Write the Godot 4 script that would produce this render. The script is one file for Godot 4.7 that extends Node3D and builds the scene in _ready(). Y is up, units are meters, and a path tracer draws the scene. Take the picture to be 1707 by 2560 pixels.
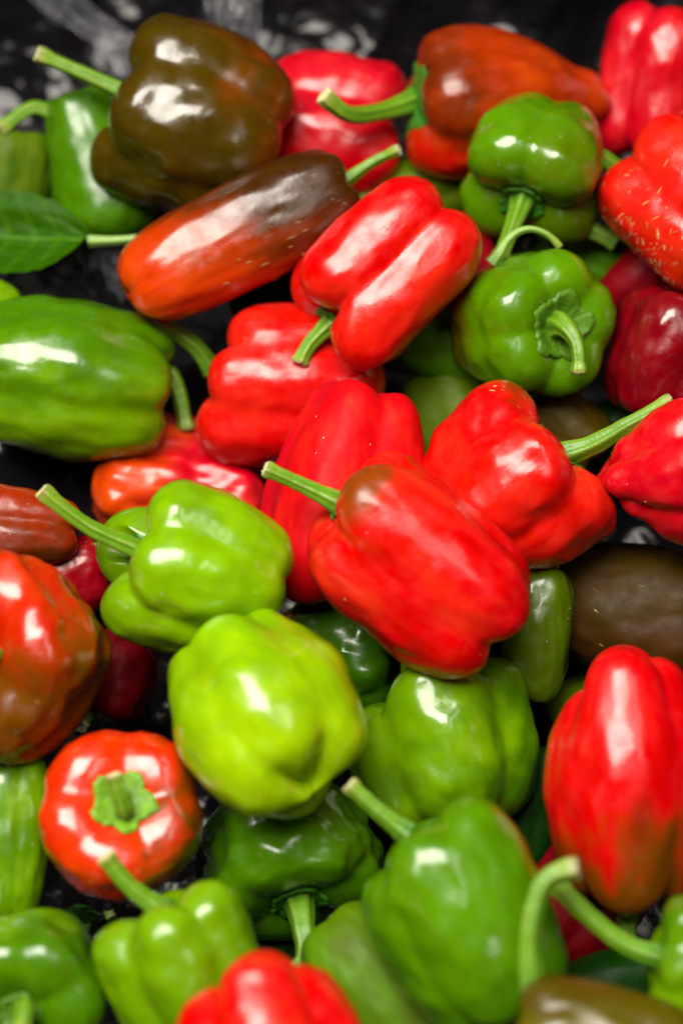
extends Node3D
# A heap of ripe and unripe bell peppers in a crate lined with black plastic film.
# Each pepper: body (one grooved, lobed skin), crown, stalk (> cut_end), scars.

const AROUND := 112
const ALONG := 76
var dents := FastNoiseLite.new()
var ripple := FastNoiseLite.new()
var mottle := FastNoiseLite.new()
var crumple := FastNoiseLite.new()
var folds := FastNoiseLite.new()
var facets := FastNoiseLite.new()
var skin: StandardMaterial3D
var satin_skin: StandardMaterial3D
var dull_skin: StandardMaterial3D
var crown_skin: StandardMaterial3D
var stalk_skin: StandardMaterial3D
var cut_skin: StandardMaterial3D
var scar_skin: StandardMaterial3D
var used := {}


func _ready():
	var camera := Camera3D.new()
	camera.name = "camera"
	add_child(camera)
	camera.fov = 30.550
	camera.near = 0.02
	camera.far = 40.0
	camera.look_at_from_position(Vector3(0, 0.8197, 0.4177), Vector3.ZERO, Vector3.UP)
	var lens := CameraAttributesPhysical.new()
	lens.frustum_focal_length = 43.940
	lens.frustum_focus_distance = 0.905
	lens.frustum_near = 0.02
	lens.frustum_far = 40.0
	lens.exposure_aperture = 1.9
	camera.attributes = lens

	var world := WorldEnvironment.new()
	world.name = "world"
	var e := Environment.new()
	e.background_mode = Environment.BG_COLOR
	e.background_color = Color(0.007, 0.007, 0.008).linear_to_srgb()
	e.tonemap_mode = Environment.TONE_MAPPER_LINEAR
	e.tonemap_exposure = 1.0
	e.sdfgi_enabled = true
	e.ssao_enabled = true
	e.ssil_enabled = true
	world.environment = e
	add_child(world)
	# the market's ceiling panels
	panel(Vector3(-0.38, 1.6, -0.10), Vector3(-0.02, 0, -0.02), Vector2(1.15, 0.95), 7.0, Color(1.0, 0.975, 0.925))
	panel(Vector3(0.60, 1.5, 0.2), Vector3(0, 0, 0), Vector2(0.25, 0.8), 0.35, Color(1.0, 0.97, 0.93))

	setup_noise()
	setup_materials()
	liner()
	for p in peppers():
		pepper(p)
	details()


func panel(at: Vector3, to: Vector3, size: Vector2, energy: float, tint: Color):
	var lamp := AreaLight3D.new()
	lamp.name = "ceiling_lamp"
	add_child(lamp, true)
	lamp.look_at_from_position(at, to, Vector3(0, 0, -1))
	lamp.area_size = size
	lamp.area_normalize_energy = true
	lamp.light_energy = energy
	lamp.light_color = tint
	lamp.area_range = 20.0
	lamp.area_attenuation = 2.0
	lamp.shadow_enabled = true


func setup_noise():
	for n in [[dents, 11, 1.0, 2], [ripple, 23, 1.0, 3], [mottle, 37, 1.0, 4], [crumple, 41, 1.0, 2], [folds, 57, 1.0, 2]]:
		n[0].seed = n[1]
		n[0].frequency = n[2]
		n[0].noise_type = FastNoiseLite.TYPE_SIMPLEX_SMOOTH
		n[0].fractal_type = FastNoiseLite.FRACTAL_FBM
		n[0].fractal_octaves = n[3]
	# the flat facets and sharp creases of crumpled film
	facets.seed = 71
	facets.frequency = 1.0
	facets.noise_type = FastNoiseLite.TYPE_CELLULAR
	facets.cellular_return_type = FastNoiseLite.RETURN_DISTANCE
	facets.cellular_jitter = 1.0
	facets.domain_warp_enabled = true
	facets.domain_warp_amplitude = 0.25
	facets.domain_warp_frequency = 1.3
	crumple.fractal_type = FastNoiseLite.FRACTAL_RIDGED


func noise_map(seed_at: int, frequency: float, octaves: int, strength: float) -> NoiseTexture2D:
	var n := FastNoiseLite.new()
	n.seed = seed_at
	n.frequency = frequency
	n.noise_type = FastNoiseLite.TYPE_SIMPLEX_SMOOTH
	n.fractal_octaves = octaves
	var t := NoiseTexture2D.new()
	t.width = 512
	t.height = 512
	t.seamless = true
	t.noise = n
	if strength > 0.0:
		t.as_normal_map = true
		t.bump_strength = strength
	return t


func grey_map(seed_at: int, frequency: float, octaves: int, low: float, high: float) -> NoiseTexture2D:
	var t := noise_map(seed_at, frequency, octaves, 0.0)
	var g := Gradient.new()
	g.set_color(0, Color(low, low, low))
	g.set_color(1, Color(high, high, high))
	g.set_offset(0, 0.25)
	g.set_offset(1, 0.75)
	t.color_ramp = g
	return t


# the crossing creases of crumpled film
func creases(seed_at: int) -> NoiseTexture2D:
	var t := noise_map(seed_at, 0.006, 4, 9.0)
	t.noise.fractal_type = FastNoiseLite.FRACTAL_RIDGED
	t.noise.domain_warp_enabled = true
	t.noise.domain_warp_amplitude = 40.0
	t.noise.domain_warp_frequency = 0.01
	return t


# pale and dark pinprick pores that mottle every skin a little
func pores() -> ImageTexture:
	var rng := RandomNumberGenerator.new()
	rng.seed = 5
	var im := Image.create(512, 512, false, Image.FORMAT_RGB8)
	im.fill(Color(0.95, 0.95, 0.95))
	for i in 900:
		var v := rng.randf_range(0.86, 1.0)
		var at := Vector2i(rng.randi() % 508, rng.randi() % 508)
		var w := 1 + rng.randi() % 3
		im.fill_rect(Rect2i(at, Vector2i(w, w)), Color(v, v, v))
	return ImageTexture.create_from_image(im)


func setup_materials():
	skin = StandardMaterial3D.new()
	skin.resource_name = "pepper_skin"
	skin.vertex_color_use_as_albedo = true
	skin.roughness = 1.0
	skin.roughness_texture = grey_map(5, 0.012, 4, 0.17, 0.36)
	skin.metallic_specular = 0.5
	skin.albedo_texture = pores()
	skin.uv1_triplanar = true
	skin.uv1_scale = Vector3(14, 14, 14)
	skin.normal_enabled = true
	skin.normal_texture = noise_map(8, 0.035, 3, 2.2)
	skin.normal_scale = 0.2
	skin.clearcoat_enabled = true
	skin.clearcoat = 0.35
	skin.clearcoat_roughness = 0.08
	# some skins are waxy or dusty and shine less
	satin_skin = skin.duplicate()
	satin_skin.resource_name = "satin_pepper_skin"
	satin_skin.roughness_texture = grey_map(6, 0.012, 4, 0.20, 0.40)
	satin_skin.metallic_specular = 0.5
	satin_skin.clearcoat = 0.12
	satin_skin.clearcoat_roughness = 0.14
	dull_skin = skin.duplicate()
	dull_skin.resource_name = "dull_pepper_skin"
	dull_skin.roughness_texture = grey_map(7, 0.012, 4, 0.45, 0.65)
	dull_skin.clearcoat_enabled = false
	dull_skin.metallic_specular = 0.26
	crown_skin = StandardMaterial3D.new()
	crown_skin.resource_name = "crown"
	crown_skin.vertex_color_use_as_albedo = true
	crown_skin.roughness = 0.5
	crown_skin.uv1_triplanar = true
	crown_skin.uv1_scale = Vector3(30, 30, 30)
	crown_skin.normal_enabled = true
	crown_skin.normal_texture = noise_map(19, 0.03, 3, 6.0)
	crown_skin.normal_scale = 0.7
	stalk_skin = crown_skin.duplicate()
	stalk_skin.resource_name = "stalk"
	stalk_skin.roughness = 0.42
	stalk_skin.normal_scale = 0.55
	cut_skin = crown_skin.duplicate()
	cut_skin.resource_name = "cut_stalk"
	cut_skin.roughness = 0.8
	scar_skin = StandardMaterial3D.new()
	scar_skin.resource_name = "corky_scar"
	scar_skin.vertex_color_use_as_albedo = true
	scar_skin.roughness = 0.7


func numbered(called: String) -> String:
	used[called] = used.get(called, -1) + 1
	return called if used[called] == 0 else "%s_%03d" % [called, used[called]]


func thing(called: String, label: String, category: String, group := "") -> Node3D:
	var o := Node3D.new()
	o.name = numbered(called)
	add_child(o)
	o.set_meta("label", label)
	o.set_meta("category", category)
	if group:
		o.set_meta("group", group)
	return o


func part(called: String, mesh: Mesh, material: Material, parent: Node) -> MeshInstance3D:
	var o := MeshInstance3D.new()
	o.name = called
	o.mesh = mesh
	o.material_override = material
	parent.add_child(o, true)
	return o


# a sheet of rows x columns points; wrap closes each row on itself
func sheet(points: PackedVector3Array, colours: PackedColorArray, rows: int, columns: int, wrap: bool) -> ArrayMesh:
	var normals := PackedVector3Array()
	normals.resize(points.size())
	var index := PackedInt32Array()
	for i in rows - 1:
		for j in (columns if wrap else columns - 1):
			var k := (j + 1) % columns
			var a := i * columns + j
			var b := i * columns + k
			var c := a + columns
			var d := b + columns
			var n := (points[d] - points[a]).cross(points[c] - points[b])
			index.append_array([a, c, b, b, c, d])
			normals[a] += n
			normals[b] += n
			normals[c] += n
			normals[d] += n
	if wrap:
		for i in [0, rows - 1]:
			var sum := Vector3.ZERO
			for j in columns:
				sum += normals[i * columns + j]
			if points[i * columns].distance_to(points[i * columns + columns / 2]) < 1e-5:
				for j in columns:
					normals[i * columns + j] = sum
	for i in normals.size():
		normals[i] = normals[i].normalized()
	var arrays := []
	arrays.resize(Mesh.ARRAY_MAX)
	arrays[Mesh.ARRAY_VERTEX] = points
	arrays[Mesh.ARRAY_NORMAL] = normals
	if colours.size():
		arrays[Mesh.ARRAY_COLOR] = colours
	arrays[Mesh.ARRAY_INDEX] = index
	var mesh := ArrayMesh.new()
	mesh.add_surface_from_arrays(Mesh.PRIMITIVE_TRIANGLES, arrays)
	return mesh


func curve_at(points: Array, t: float) -> Vector2:
	var m := points.size()
	var i := mini(int(t), m - 2)
	var f := t - i
	var b: Vector2 = points[i]
	var c: Vector2 = points[i + 1]
	var a: Vector2 = points[i - 1] if i > 0 else 2.0 * b - c
	var d: Vector2 = points[i + 2] if i + 2 < m else 2.0 * c - b
	return b.cubic_interpolate(c, a, d, f)


# the shape of one pepper: everything that skin_point() needs
func shape_of(p: Dictionary) -> Dictionary:
	var ws: float = p.profile[0]
	var wm: float = p.profile[1]
	var wb: float = p.profile[2]
	var ct: float = p.profile[3]
	var cb: float = p.profile[4]
	var line := [Vector2(0, 1 - ct), Vector2(0.10, 1 - ct), Vector2(0.24, 1 - ct * 0.8), Vector2(0.42 * ws, 1 - ct * 0.25), Vector2(0.62 * ws, 1.0),
		Vector2(0.84 * ws, 0.93), Vector2(0.98 * ws, 0.72), Vector2(0.5 * (ws + wm) + 0.01, 0.4), Vector2(wm, 0.05), Vector2(0.5 * (wm + wb) + 0.02, -0.35),
		Vector2(wb, -0.65), Vector2(0.84 * wb, -0.88), Vector2(0.58 * wb, -0.99), Vector2(0.30 * wb, -1 + cb * 0.6), Vector2(0.1, -1 + cb), Vector2(0, -1 + cb)]
	return {"line": line, "p": p, "half": p.length * 0.5, "radius": p.width * 0.5, "key": Vector3(used.get("bell_pepper", 0) * 7.31, 3.7, used.get("bell_pepper", 0) * 1.93)}


# radius of the lobed section at an angle, and how far each end is shifted there
func section(shape: Dictionary, angle: float) -> Vector3:
	var p: Dictionary = shape.p
	var d: float = p.cleft
	var k: float = p.crease
	var sum := 0.0
	var top := 0.0
	var bottom := 0.0
	for l in p.lobes:
		var a: float = angle - deg_to_rad(l[0])
		var r: float = l[1] * (d * cos(a) + sqrt(maxf((1.0 - d) * (1.0 - d) - d * d * sin(a) * sin(a), 0.0)))
		var w := exp(k * maxf(r, 0.35))
		sum += w
		top += w * l[2]
		bottom += w * l[3]
	return Vector3(log(sum) / k, top / sum, bottom / sum)


func skin_point(shape: Dictionary, s: float, angle: float, cut: Vector3) -> Vector3:
	var p: Dictionary = shape.p
	var at := curve_at(shape.line, s * (shape.line.size() - 1))
	var q := 0.55 + 0.55 * smoothstep(0.05, 0.3, s) - 0.20 * smoothstep(0.3, 0.5, s) + 0.15 * smoothstep(0.6, 0.85, s) - 0.35 * smoothstep(0.88, 1.0, s)
	var valley := 1.0 - cut.x
	var rho := at.x * (1.0 - q * valley)
	var y := at.y
	y -= p.profile[5] * smoothstep(0.06, 0.26, s) * (1.0 - smoothstep(0.3, 0.55, s)) * valley
	y += p.profile[6] * smoothstep(0.6, 0.8, s) * (1.0 - smoothstep(0.9, 1.0, s)) * valley
	y += cut.y * smoothstep(-0.2, 1.0, at.y) * smoothstep(0.04, 0.22, s)
	y -= cut.z * smoothstep(-0.2, 1.0, -at.y) * (1.0 - smoothstep(0.9, 1.0, s))
	var x := rho * cos(angle)
	var z := rho * sin(angle)
	# soft dents, and the faint lengthwise ripple of the skin
	var here := Vector3(x, y * 0.9, z)
	var fade := smoothstep(0.0, 0.12, s) * (1.0 - smoothstep(0.93, 1.0, s))
	var k: float = 1.0 + p.dents * fade * (0.055 * dents.get_noise_3dv(here * 1.5 + shape.key) + 0.015 * ripple.get_noise_3dv(Vector3(x * 5.0, y * 2.0, z * 5.0) + shape.key))
	return Vector3(x * shape.radius * k, y * shape.half, z * shape.radius * k)


func tone(p: Dictionary, key: Vector3, a: Vector3, s: float, angle: float, valley: float) -> Color:
	var c: Color = p.skin
	var n := mottle.get_noise_3dv(a * 1.3 + key)
	var fine := mottle.get_noise_3dv(Vector3(a.x * 7.0, a.y * 2.2, a.z * 7.0) + key)
	if p.has("blush"):
		var t: Array = p.turn
		var u: float = t[0] * a.y + t[1] * a.x + t[2] * a.z - t[3] + 0.6 * n + 0.17 * fine
		c = c.lerp(p.blush, smoothstep(-t[4], t[4], u))
	for q in p.get("stains", []):
		var da := absf(wrapf(angle - deg_to_rad(q[1]), -PI, PI)) / deg_to_rad(q[3])
		var dy: float = (a.y - q[0]) / q[2]
		c = c.lerp(q[4], q[5] * (1.0 - smoothstep(0.35, 1.15, sqrt(da * da + dy * dy) + 0.6 * n + 0.25 * fine)))
	if c.r > 0.4:
		c.g = maxf(0.001, c.g + 0.014 * n + 0.008 * fine)
	c *= 1.0 + 0.20 * n + 0.12 * fine
	return c


func pepper(p: Dictionary):
	var root := thing("bell_pepper", p.label, "bell pepper", "bell peppers heaped in the lined crate")
	var y: Vector3 = p.up.normalized()
	var z: Vector3 = (p.front - y * y.dot(p.front)).normalized()
	root.transform = Transform3D(Basis(y.cross(z), y, z), p.at)
	var shape := shape_of(p)
	var points := PackedVector3Array()
	var colours := PackedColorArray()
	var cuts := []
	for j in AROUND:
		cuts.append(section(shape, TAU * j / AROUND))
	for i in ALONG:
		var s := i / (ALONG - 1.0)
		for j in AROUND:
			var angle := TAU * j / AROUND
			var v := skin_point(shape, s, angle, cuts[j])
			points.append(v)
			colours.append(tone(p, shape.key, Vector3(v.x / shape.radius, v.y / shape.half, v.z / shape.radius), s, angle, 1.0 - cuts[j].x))
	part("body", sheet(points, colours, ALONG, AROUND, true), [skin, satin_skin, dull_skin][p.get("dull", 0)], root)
	if p.has("stalk"):
		crown(shape, root)
		stalk(p.stalk, p.thick, Color(0.095, 0.225, 0.007), p.crown[2], p.cut, root)
	if p.has("scars"):
		for q in p.scars:
			scars(shape, q, root)


# the green crown that hugs the hollow round the stalk
func crown(shape: Dictionary, root: Node3D):
	var p: Dictionary = shape.p
	var reach: float = p.crown[0]
	var points := PackedVector3Array()
	var colours := PackedColorArray()
	var rows := 15
	var columns := 72
	var c: Color = p.crown[2]
	for i in rows:
		var f := i / (rows - 1.0)
		for j in columns:
			var angle := TAU * j / columns
			var edge: float = 1.0 + (0.11 if reach > 0.42 else 0.05) * cos(angle * 5.0 + shape.key.x) + 0.10 * dents.get_noise_2d(cos(angle) * 3.0 + shape.key.x, sin(angle) * 3.0) + 0.05 * ripple.get_noise_2d(angle * 6.0, shape.key.x)
			var s: float = 0.02 + f * reach * 0.42 * edge * p.crown[1]
			if reach > 0.42:
				s = 0.02 + f * 0.17 * edge * p.crown[1]
			var cut := section(shape, angle)
			cut.x = lerpf(cut.x, 0.86, 0.4)
			var v := skin_point(shape, s, angle, cut)
			var lift := 0.0015 + 0.0018 * f * f * (0.6 + 0.5 * ripple.get_noise_2d(angle * 5.0, shape.key.x + 9.0)) + 0.0008 * f * absf(sin(angle * 15.0))
			if i == rows - 1:
				lift -= 0.0016
			v += Vector3(0, lift, 0)
			points.append(v)
			var n := mottle.get_noise_3dv(v * 180.0)
			colours.append(c * (1.0 + 0.45 * n))
	part("crown", sheet(points, colours, rows, columns, true), crown_skin, root)


func stalk(line: Array, thick: Array, c: Color, base: Color, cut_off: bool, root: Node3D, called := "stalk"):
	var curve := Curve3D.new()
	curve.bake_interval = 0.001
	for i in line.size():
		var dir := Vector3.ZERO
		if i > 0 and i < line.size() - 1:
			dir = (line[i + 1] - line[i - 1]).normalized() * minf(line[i].distance_to(line[i + 1]), line[i].distance_to(line[i - 1])) * 0.38
		curve.add_point(line[i], -dir, dir)
	var length := curve.get_baked_length()
	var rows := 40
	var columns := 40
	var points := PackedVector3Array()
	var colours := PackedColorArray()
	var side := Vector3.ZERO
	var key: float = line[0].x * 900.0 + line[0].y * 500.0 + float(used.get("bell_pepper", 0)) * 3.1
	var last_centre := Vector3.ZERO
	var last_way := Vector3.UP
	for i in rows:
		var f := i / (rows - 1.0)
		var at := curve.sample_baked(f * length, true)
		var way := (curve.sample_baked(minf(f * length + 0.002, length), true) - curve.sample_baked(maxf(f * length - 0.002, 0.0), true)).normalized()
		if i == 0:
			side = way.cross(Vector3(0.31, 0.2, 0.93)).normalized()
		side = (side - way * side.dot(way)).normalized()
		var other := way.cross(side)
		var r: float = lerpf(thick[0], thick[1], smoothstep(0.0, 0.75, f)) * (1.0 + 0.55 * pow(1.0 - f, 6.0) + 0.22 * smoothstep(0.86, 0.97, f))
		r *= 1.0 + 0.07 * dents.get_noise_2d(f * 5.0, key)
		if cut_off and i == rows - 1:
			r *= 0.93
		for j in columns:
			var a := TAU * j / columns
			var rib := 1.0 + 0.10 * cos(a * 5.0 + key + f * 0.8) + 0.03 * cos(a * 9.0 + key * 2.0)
			points.append(at + (side * cos(a) + other * sin(a)) * r * rib)
			var n := mottle.get_noise_3dv(Vector3(cos(a) * 2.0, f * 2.5, sin(a) * 2.0) + Vector3.ONE * key)
			var t := c.lerp(base, 0.75 * (1.0 - smoothstep(0.0, 0.3, f))).lerp(Color(0.24, 0.36, 0.035), 0.55 * smoothstep(0.75, 1.0, f) + 0.25 * maxf(0.0, cos(a * 5.0 + key + f * 0.8)))
			t = t.lerp(Color(0.22, 0.17, 0.06), (0.75 if cut_off else 0.2) * smoothstep(0.93, 1.0, f + 0.05 * n) + 0.5 * smoothstep(0.35, 0.6, n))
			colours.append(t * (1.0 + 0.35 * n))
		last_centre = at
		last_way = way
	var o := part(called, sheet(points, colours, rows, columns, true), stalk_skin, root)
	# the end: pale and torn where it was cut, or rounded over
	var face := PackedVector3Array()
	var tints := PackedColorArray()
	for i in 6:
		var f := i / 5.0
		for j in columns:
			var rim := points[(rows - 1) * columns + j]
			var v := rim.lerp(last_centre, f)
			var n := ripple.get_noise_3dv(v * 700.0)
			v += last_way * (0.0006 * sin(f * PI * 1.5) + 0.0009 * n * minf(1.0, f * 4.0)) if f < 0.99 else last_way * -0.0006
			face.append(v)
			tints.append((Color(0.50, 0.50, 0.24) if cut_off else Color(0.30, 0.45, 0.08)) * (1.0 + 0.35 * n) * (0.75 if i == 3 else 1.0))
	part("cut_end", sheet(face, tints, 6, columns, true), cut_skin, o)


# corky cracks and pale flecks on the skin: thin slivers that stand a hair proud of it
func scars(shape: Dictionary, q: Array, root: Node3D):
	var rng := RandomNumberGenerator.new()
	rng.seed = 77 + used["bell_pepper"]
	var st := SurfaceTool.new()
	st.begin(Mesh.PRIMITIVE_TRIANGLES)
	for i in q[1]:
		var s: float = clampf(0.5 - 0.4 * q[2] + rng.randfn(0.0, 0.16) * q[4], 0.12, 0.9)
		var angle: float = deg_to_rad(q[3] + rng.randfn(0.0, 0.6) * q[5])
		var long: float = rng.randf_range(0.006, 0.032) if q[0] == "crack" else rng.randf_range(0.004, 0.02)
		var slant: float = rng.randf_range(-0.5, 0.5) + (PI / 2 if q[0] == "crack" else 0.6)
		var wide := rng.randf_range(0.0008, 0.0024)
		if q[0] == "dot" or q[0] == "pale":
			long = rng.randf_range(0.0018, 0.0042)
			wide = long * 0.9
			slant = 0.0
		var tint := Color(0.035, 0.025, 0.010) if q[0] == "dot" else Color(0.55, 0.50, 0.33) if q[0] == "pale" else Color(0.60, 0.42, 0.17).lerp(Color(0.30, 0.16, 0.05), rng.randf() * 0.7)
		var along := Vector2(cos(slant), sin(slant) * 2.0)
		var across := Vector2(-sin(slant), cos(slant) * 2.0)
		var ring: Array[Vector3] = []
		for k in 8:
			var a := TAU * k / 8.0
			var o := along * cos(a) * long + across * sin(a) * wide * rng.randf_range(0.5, 1.3)
			var ang := angle + o.y
			var ss := s + o.x * 0.6
			var cut := section(shape, ang)
			var v := skin_point(shape, ss, ang, cut)
			var v2 := skin_point(shape, ss, ang + 0.02, section(shape, ang + 0.02))
			var v3 := skin_point(shape, ss + 0.01, ang, cut)
			var n := (v3 - v).cross(v2 - v).normalized()
			if n.dot(Vector3(v.x, 0, v.z)) < 0:
				n = -n
			ring.append(v + n * 0.00022)
		var mid := Vector3.ZERO
		for v in ring:
			mid += v / 8.0
		mid += (mid * Vector3(1, 0, 1)).normalized() * 0.00035
		st.set_color(tint)
		for k in 8:
			for v in [mid, ring[(k + 1) % 8], ring[k]]:
				st.add_vertex(v)
	st.generate_normals()
	var o := part("scar", st.commit(), scar_skin, root)
	o.set_meta("kind", "stuff")


# the black film that lines the crate: floor, then up the back wall
func liner():
	var film := StandardMaterial3D.new()
	film.resource_name = "black_film"
	film.albedo_color = Color(0.005, 0.0045, 0.0055).linear_to_srgb()
	film.roughness = 0.19
	film.metallic_specular = 0.36
	film.uv1_triplanar = true
	film.uv1_scale = Vector3(3, 3, 3)
	film.normal_enabled = true
	film.normal_texture = creases(61)
	film.normal_scale = 0.25
	var points := PackedVector3Array()
	var rows := 400
	var columns := 340
	for i in rows:
		var run := i / (rows - 1.0) * 1.15          # metres along the sheet from the front edge
		for j in columns:
			var x := -0.5 + j / (columns - 1.0)
			var z := 0.45 - run
			var y := -0.118
			var turn := 0.72 + 0.07 * folds.get_noise_2d(x * 4.0, 3.0)
			var n := Vector3.UP
			if run > turn:
				var up := run - turn
				y += up - 0.13 * (1.0 - exp(-up / 0.13))
				z = 0.45 - turn - 0.13 * (1.0 - exp(-up / 0.13)) - up * 0.10
				n = Vector3(0, 1, 0).slerp(Vector3(0, 0.1, 0.995).normalized(), 1.0 - exp(-up / 0.13))
			# the film is pushed up where the heap leaves it loose at the left
			y += 0.055 * exp(-pow((x + 0.17) / 0.09, 2.0) - pow((z + 0.10) / 0.13, 2.0))
			y += 0.030 * exp(-pow((x + 0.19) / 0.08, 2.0) - pow((z - 0.02) / 0.06, 2.0))
			var here := Vector3(x, y, z)
			var c := crumple.get_noise_3dv(here * 4.0) * 0.012 + facets.get_noise_3dv(here * 13.0) * 0.020 + facets.get_noise_3dv(here * 32.0 + Vector3.ONE) * 0.008
			points.append(here + n * c)
	var o := MeshInstance3D.new()
	o.name = "plastic_liner"
	o.mesh = sheet(points, PackedColorArray(), rows, columns, false)
	o.material_override = film
	add_child(o)
	o.set_meta("label", "crumpled black plastic film lining the crate under and behind the peppers")
	o.set_meta("category", "plastic liner")


func details():
	leaf("broad green leaf at the left edge, its pale stalk reaching right to the two-coloured pepper", Vector3(-0.1361, -0.0154, -0.1721), Vector3(-0.2355, -0.02, -0.182), Vector3(-0.1352, -0.0257, -0.1378), 108, [Vector3(-0.1361, -0.0154, -0.1721), Vector3(-0.116, -0.0142, -0.1722), Vector3(-0.0951, -0.0156, -0.1765)], Color(0.020, 0.072, 0.002), 0.9)
	leaf("small wilted dark leaf on the film in the lower left gap", Vector3(-0.1097, -0.0468, 0.1883), Vector3(-0.1356, -0.0555, 0.1984), Vector3(-0.11, -0.053, 0.2122), 42, [Vector3(-0.1097, -0.0468, 0.1883), Vector3(-0.1062, -0.0461, 0.187)], Color(0.012, 0.040, 0.008), 1.8)
	loose_stalk("cut stalk with a pale knobbed end beside the upper right green pepper", [Vector3(0.1462, -0.0171, -0.1736), Vector3(0.1324, -0.0092, -0.1749), Vector3(0.1201, -0.0031, -0.175), Vector3(0.114, -0.001, -0.1746)], [0.0034, 0.0050], true)
	loose_stalk("thin curled stalk hooking over the green pepper whose crown shows", [Vector3(0.0771, 0.018, -0.1342), Vector3(0.0815, 0.0215, -0.1387), Vector3(0.0867, 0.026, -0.1451), Vector3(0.0956, 0.0288, -0.1483), Vector3(0.1052, 0.0276, -0.1459), Vector3(0.1119, 0.023, -0.1415)], [0.0026, 0.0014], false)
	var clear := StandardMaterial3D.new()
	clear.resource_name = "clear_film"
	clear.albedo_color = Color(0.60, 0.60, 0.64, 0.13)
	clear.transparency = BaseMaterial3D.TRANSPARENCY_ALPHA
	clear.roughness = 0.2
	clear.cull_mode = BaseMaterial3D.CULL_DISABLED
	clear_film("long fold of clear plastic film in the top left corner", [Vector3(-0.2001, -0.0272, -0.3725), Vector3(-0.172, -0.0423, -0.3475), Vector3(-0.1438, -0.0522, -0.3328), Vector3(-0.1231, -0.0637, -0.3127)], [Vector3(-0.1691, -0.0272, -0.3725), Vector3(-0.1422, -0.0406, -0.351), Vector3(-0.123, -0.0487, -0.3397), Vector3(-0.1127, -0.0572, -0.3254)], clear)
	clear_film("hanging flap of clear plastic film at the top beside the olive-brown pepper", [Vector3(-0.0851, -0.0272, -0.3725), Vector3(-0.0813, -0.0418, -0.3486), Vector3(-0.0724, -0.054, -0.3293), Vector3(-0.0553, -0.0604, -0.305)], [Vector3(-0.0476, -0.0272, -0.3725), Vector3(-0.0481, -0.0409, -0.3479), Vector3(-0.0477, -0.052, -0.3309), Vector3(-0.0462, -0.0604, -0.305)], clear)
	clear_film("crinkled clear plastic film in the gap above the big green pepper", [Vector3(-0.1458, -0.0549, -0.1935), Vector3(-0.1372, -0.061, -0.1815), Vector3(-0.1281, -0.0677, -0.1683)], [Vector3(-0.1085, -0.0497, -0.1943), Vector3(-0.1131, -0.0581, -0.1824), Vector3(-0.1114, -0.0677, -0.1683)], clear)


func leaf(label: String, base: Vector3, tip: Vector3, side_at: Vector3, half_px: float, petiole: Array, c: Color, wave: float):
	var root := thing("leaf", label, "leaf")
	root.position = base
	var run := tip - base
	var side := (side_at - base)
	side = (side - run.normalized() * side.dot(run.normalized())).normalized()
	var up := side.cross(run).normalized()
	if up.y < 0:
		up = -up
	var half := half_px * 0.000213648
	var points := PackedVector3Array()
	var colours := PackedColorArray()
	var rows := 70
	var columns := 61
	for i in rows:
		var u := i / (rows - 1.0)
		var w := half * pow(sin(PI * pow(u, 0.80)), 0.95) * (1.0 + 0.05 * ripple.get_noise_1d(u * 9.0)) + 0.0022 * (1.0 - u)
		for j in columns:
			var v := j / (columns - 1.0) * 2.0 - 1.0
			# side veins sweep forward from the midrib
			var k := u - absf(v) * 0.16 * (1.0 - u * 0.5)
			var vein := pow(absf(cos(k * PI * 7.0)), 14.0) * (1.0 - 0.6 * absf(v))
			var rib := exp(-pow(v * w / 0.0009, 2.0))
			var rise := 0.010 * wave * absf(v) + 0.004 * wave * v * v * v + 0.003 * wave * ripple.get_noise_2d(u * 2.2, v * 0.8 + half * 100.0) - 0.00025 * vein + 0.0005 * rib - 0.006 * u * u * wave
			points.append(run * u + side * v * w + up * rise)
			var n := mottle.get_noise_2d(u * 9.0, v * 6.0)
			colours.append((c.lerp(c * 2.6 + Color(0.03, 0.03, 0.0), maxf(vein * 0.22, rib * 0.5))) * (1.0 + 0.2 * n))
	var mat := StandardMaterial3D.new()
	mat.resource_name = "leaf"
	mat.vertex_color_use_as_albedo = true
	mat.roughness = 0.5
	mat.metallic_specular = 0.2
	mat.cull_mode = BaseMaterial3D.CULL_DISABLED
	mat.backlight_enabled = true
	mat.backlight = Color(0.1, 0.16, 0.03)
	part("blade", sheet(points, colours, rows, columns, false), mat, root)
	var line := []
	for v in petiole:
		line.append(v - base)
	stalk(line, [0.0022, 0.0019], Color(0.20, 0.33, 0.07), Color(0.16, 0.30, 0.05), true, root, "petiole")


func loose_stalk(label: String, line: Array, thick: Array, pale: bool):
	var root := thing("cut_stalk", label, "stalk")
	root.position = line[0]
	var local := []
	for v in line:
		local.append(v - line[0])
	stalk(local, thick, Color(0.17, 0.32, 0.04), Color(0.10, 0.22, 0.02), pale, root)
	if pale:
		# the torn skin rolled back round the pale end
		var ring := TorusMesh.new()
		ring.inner_radius = thick[1] * 0.75
		ring.outer_radius = thick[1] * 1.35
		ring.rings = 24
		ring.ring_segments = 12
		var m := StandardMaterial3D.new()
		m.albedo_color = Color(0.50, 0.52, 0.30).linear_to_srgb()
		m.roughness = 0.7
		var o := part("pale_rim", ring, m, root)
		var way: Vector3 = (local[-1] - local[-2]).normalized()
		o.transform = Transform3D(Basis(way.cross(Vector3(0.3, 0.1, 0.9)).normalized(), way, way.cross(Vector3(0.3, 0.1, 0.9)).normalized().cross(way)), local[-1] - way * 0.0012)


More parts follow.
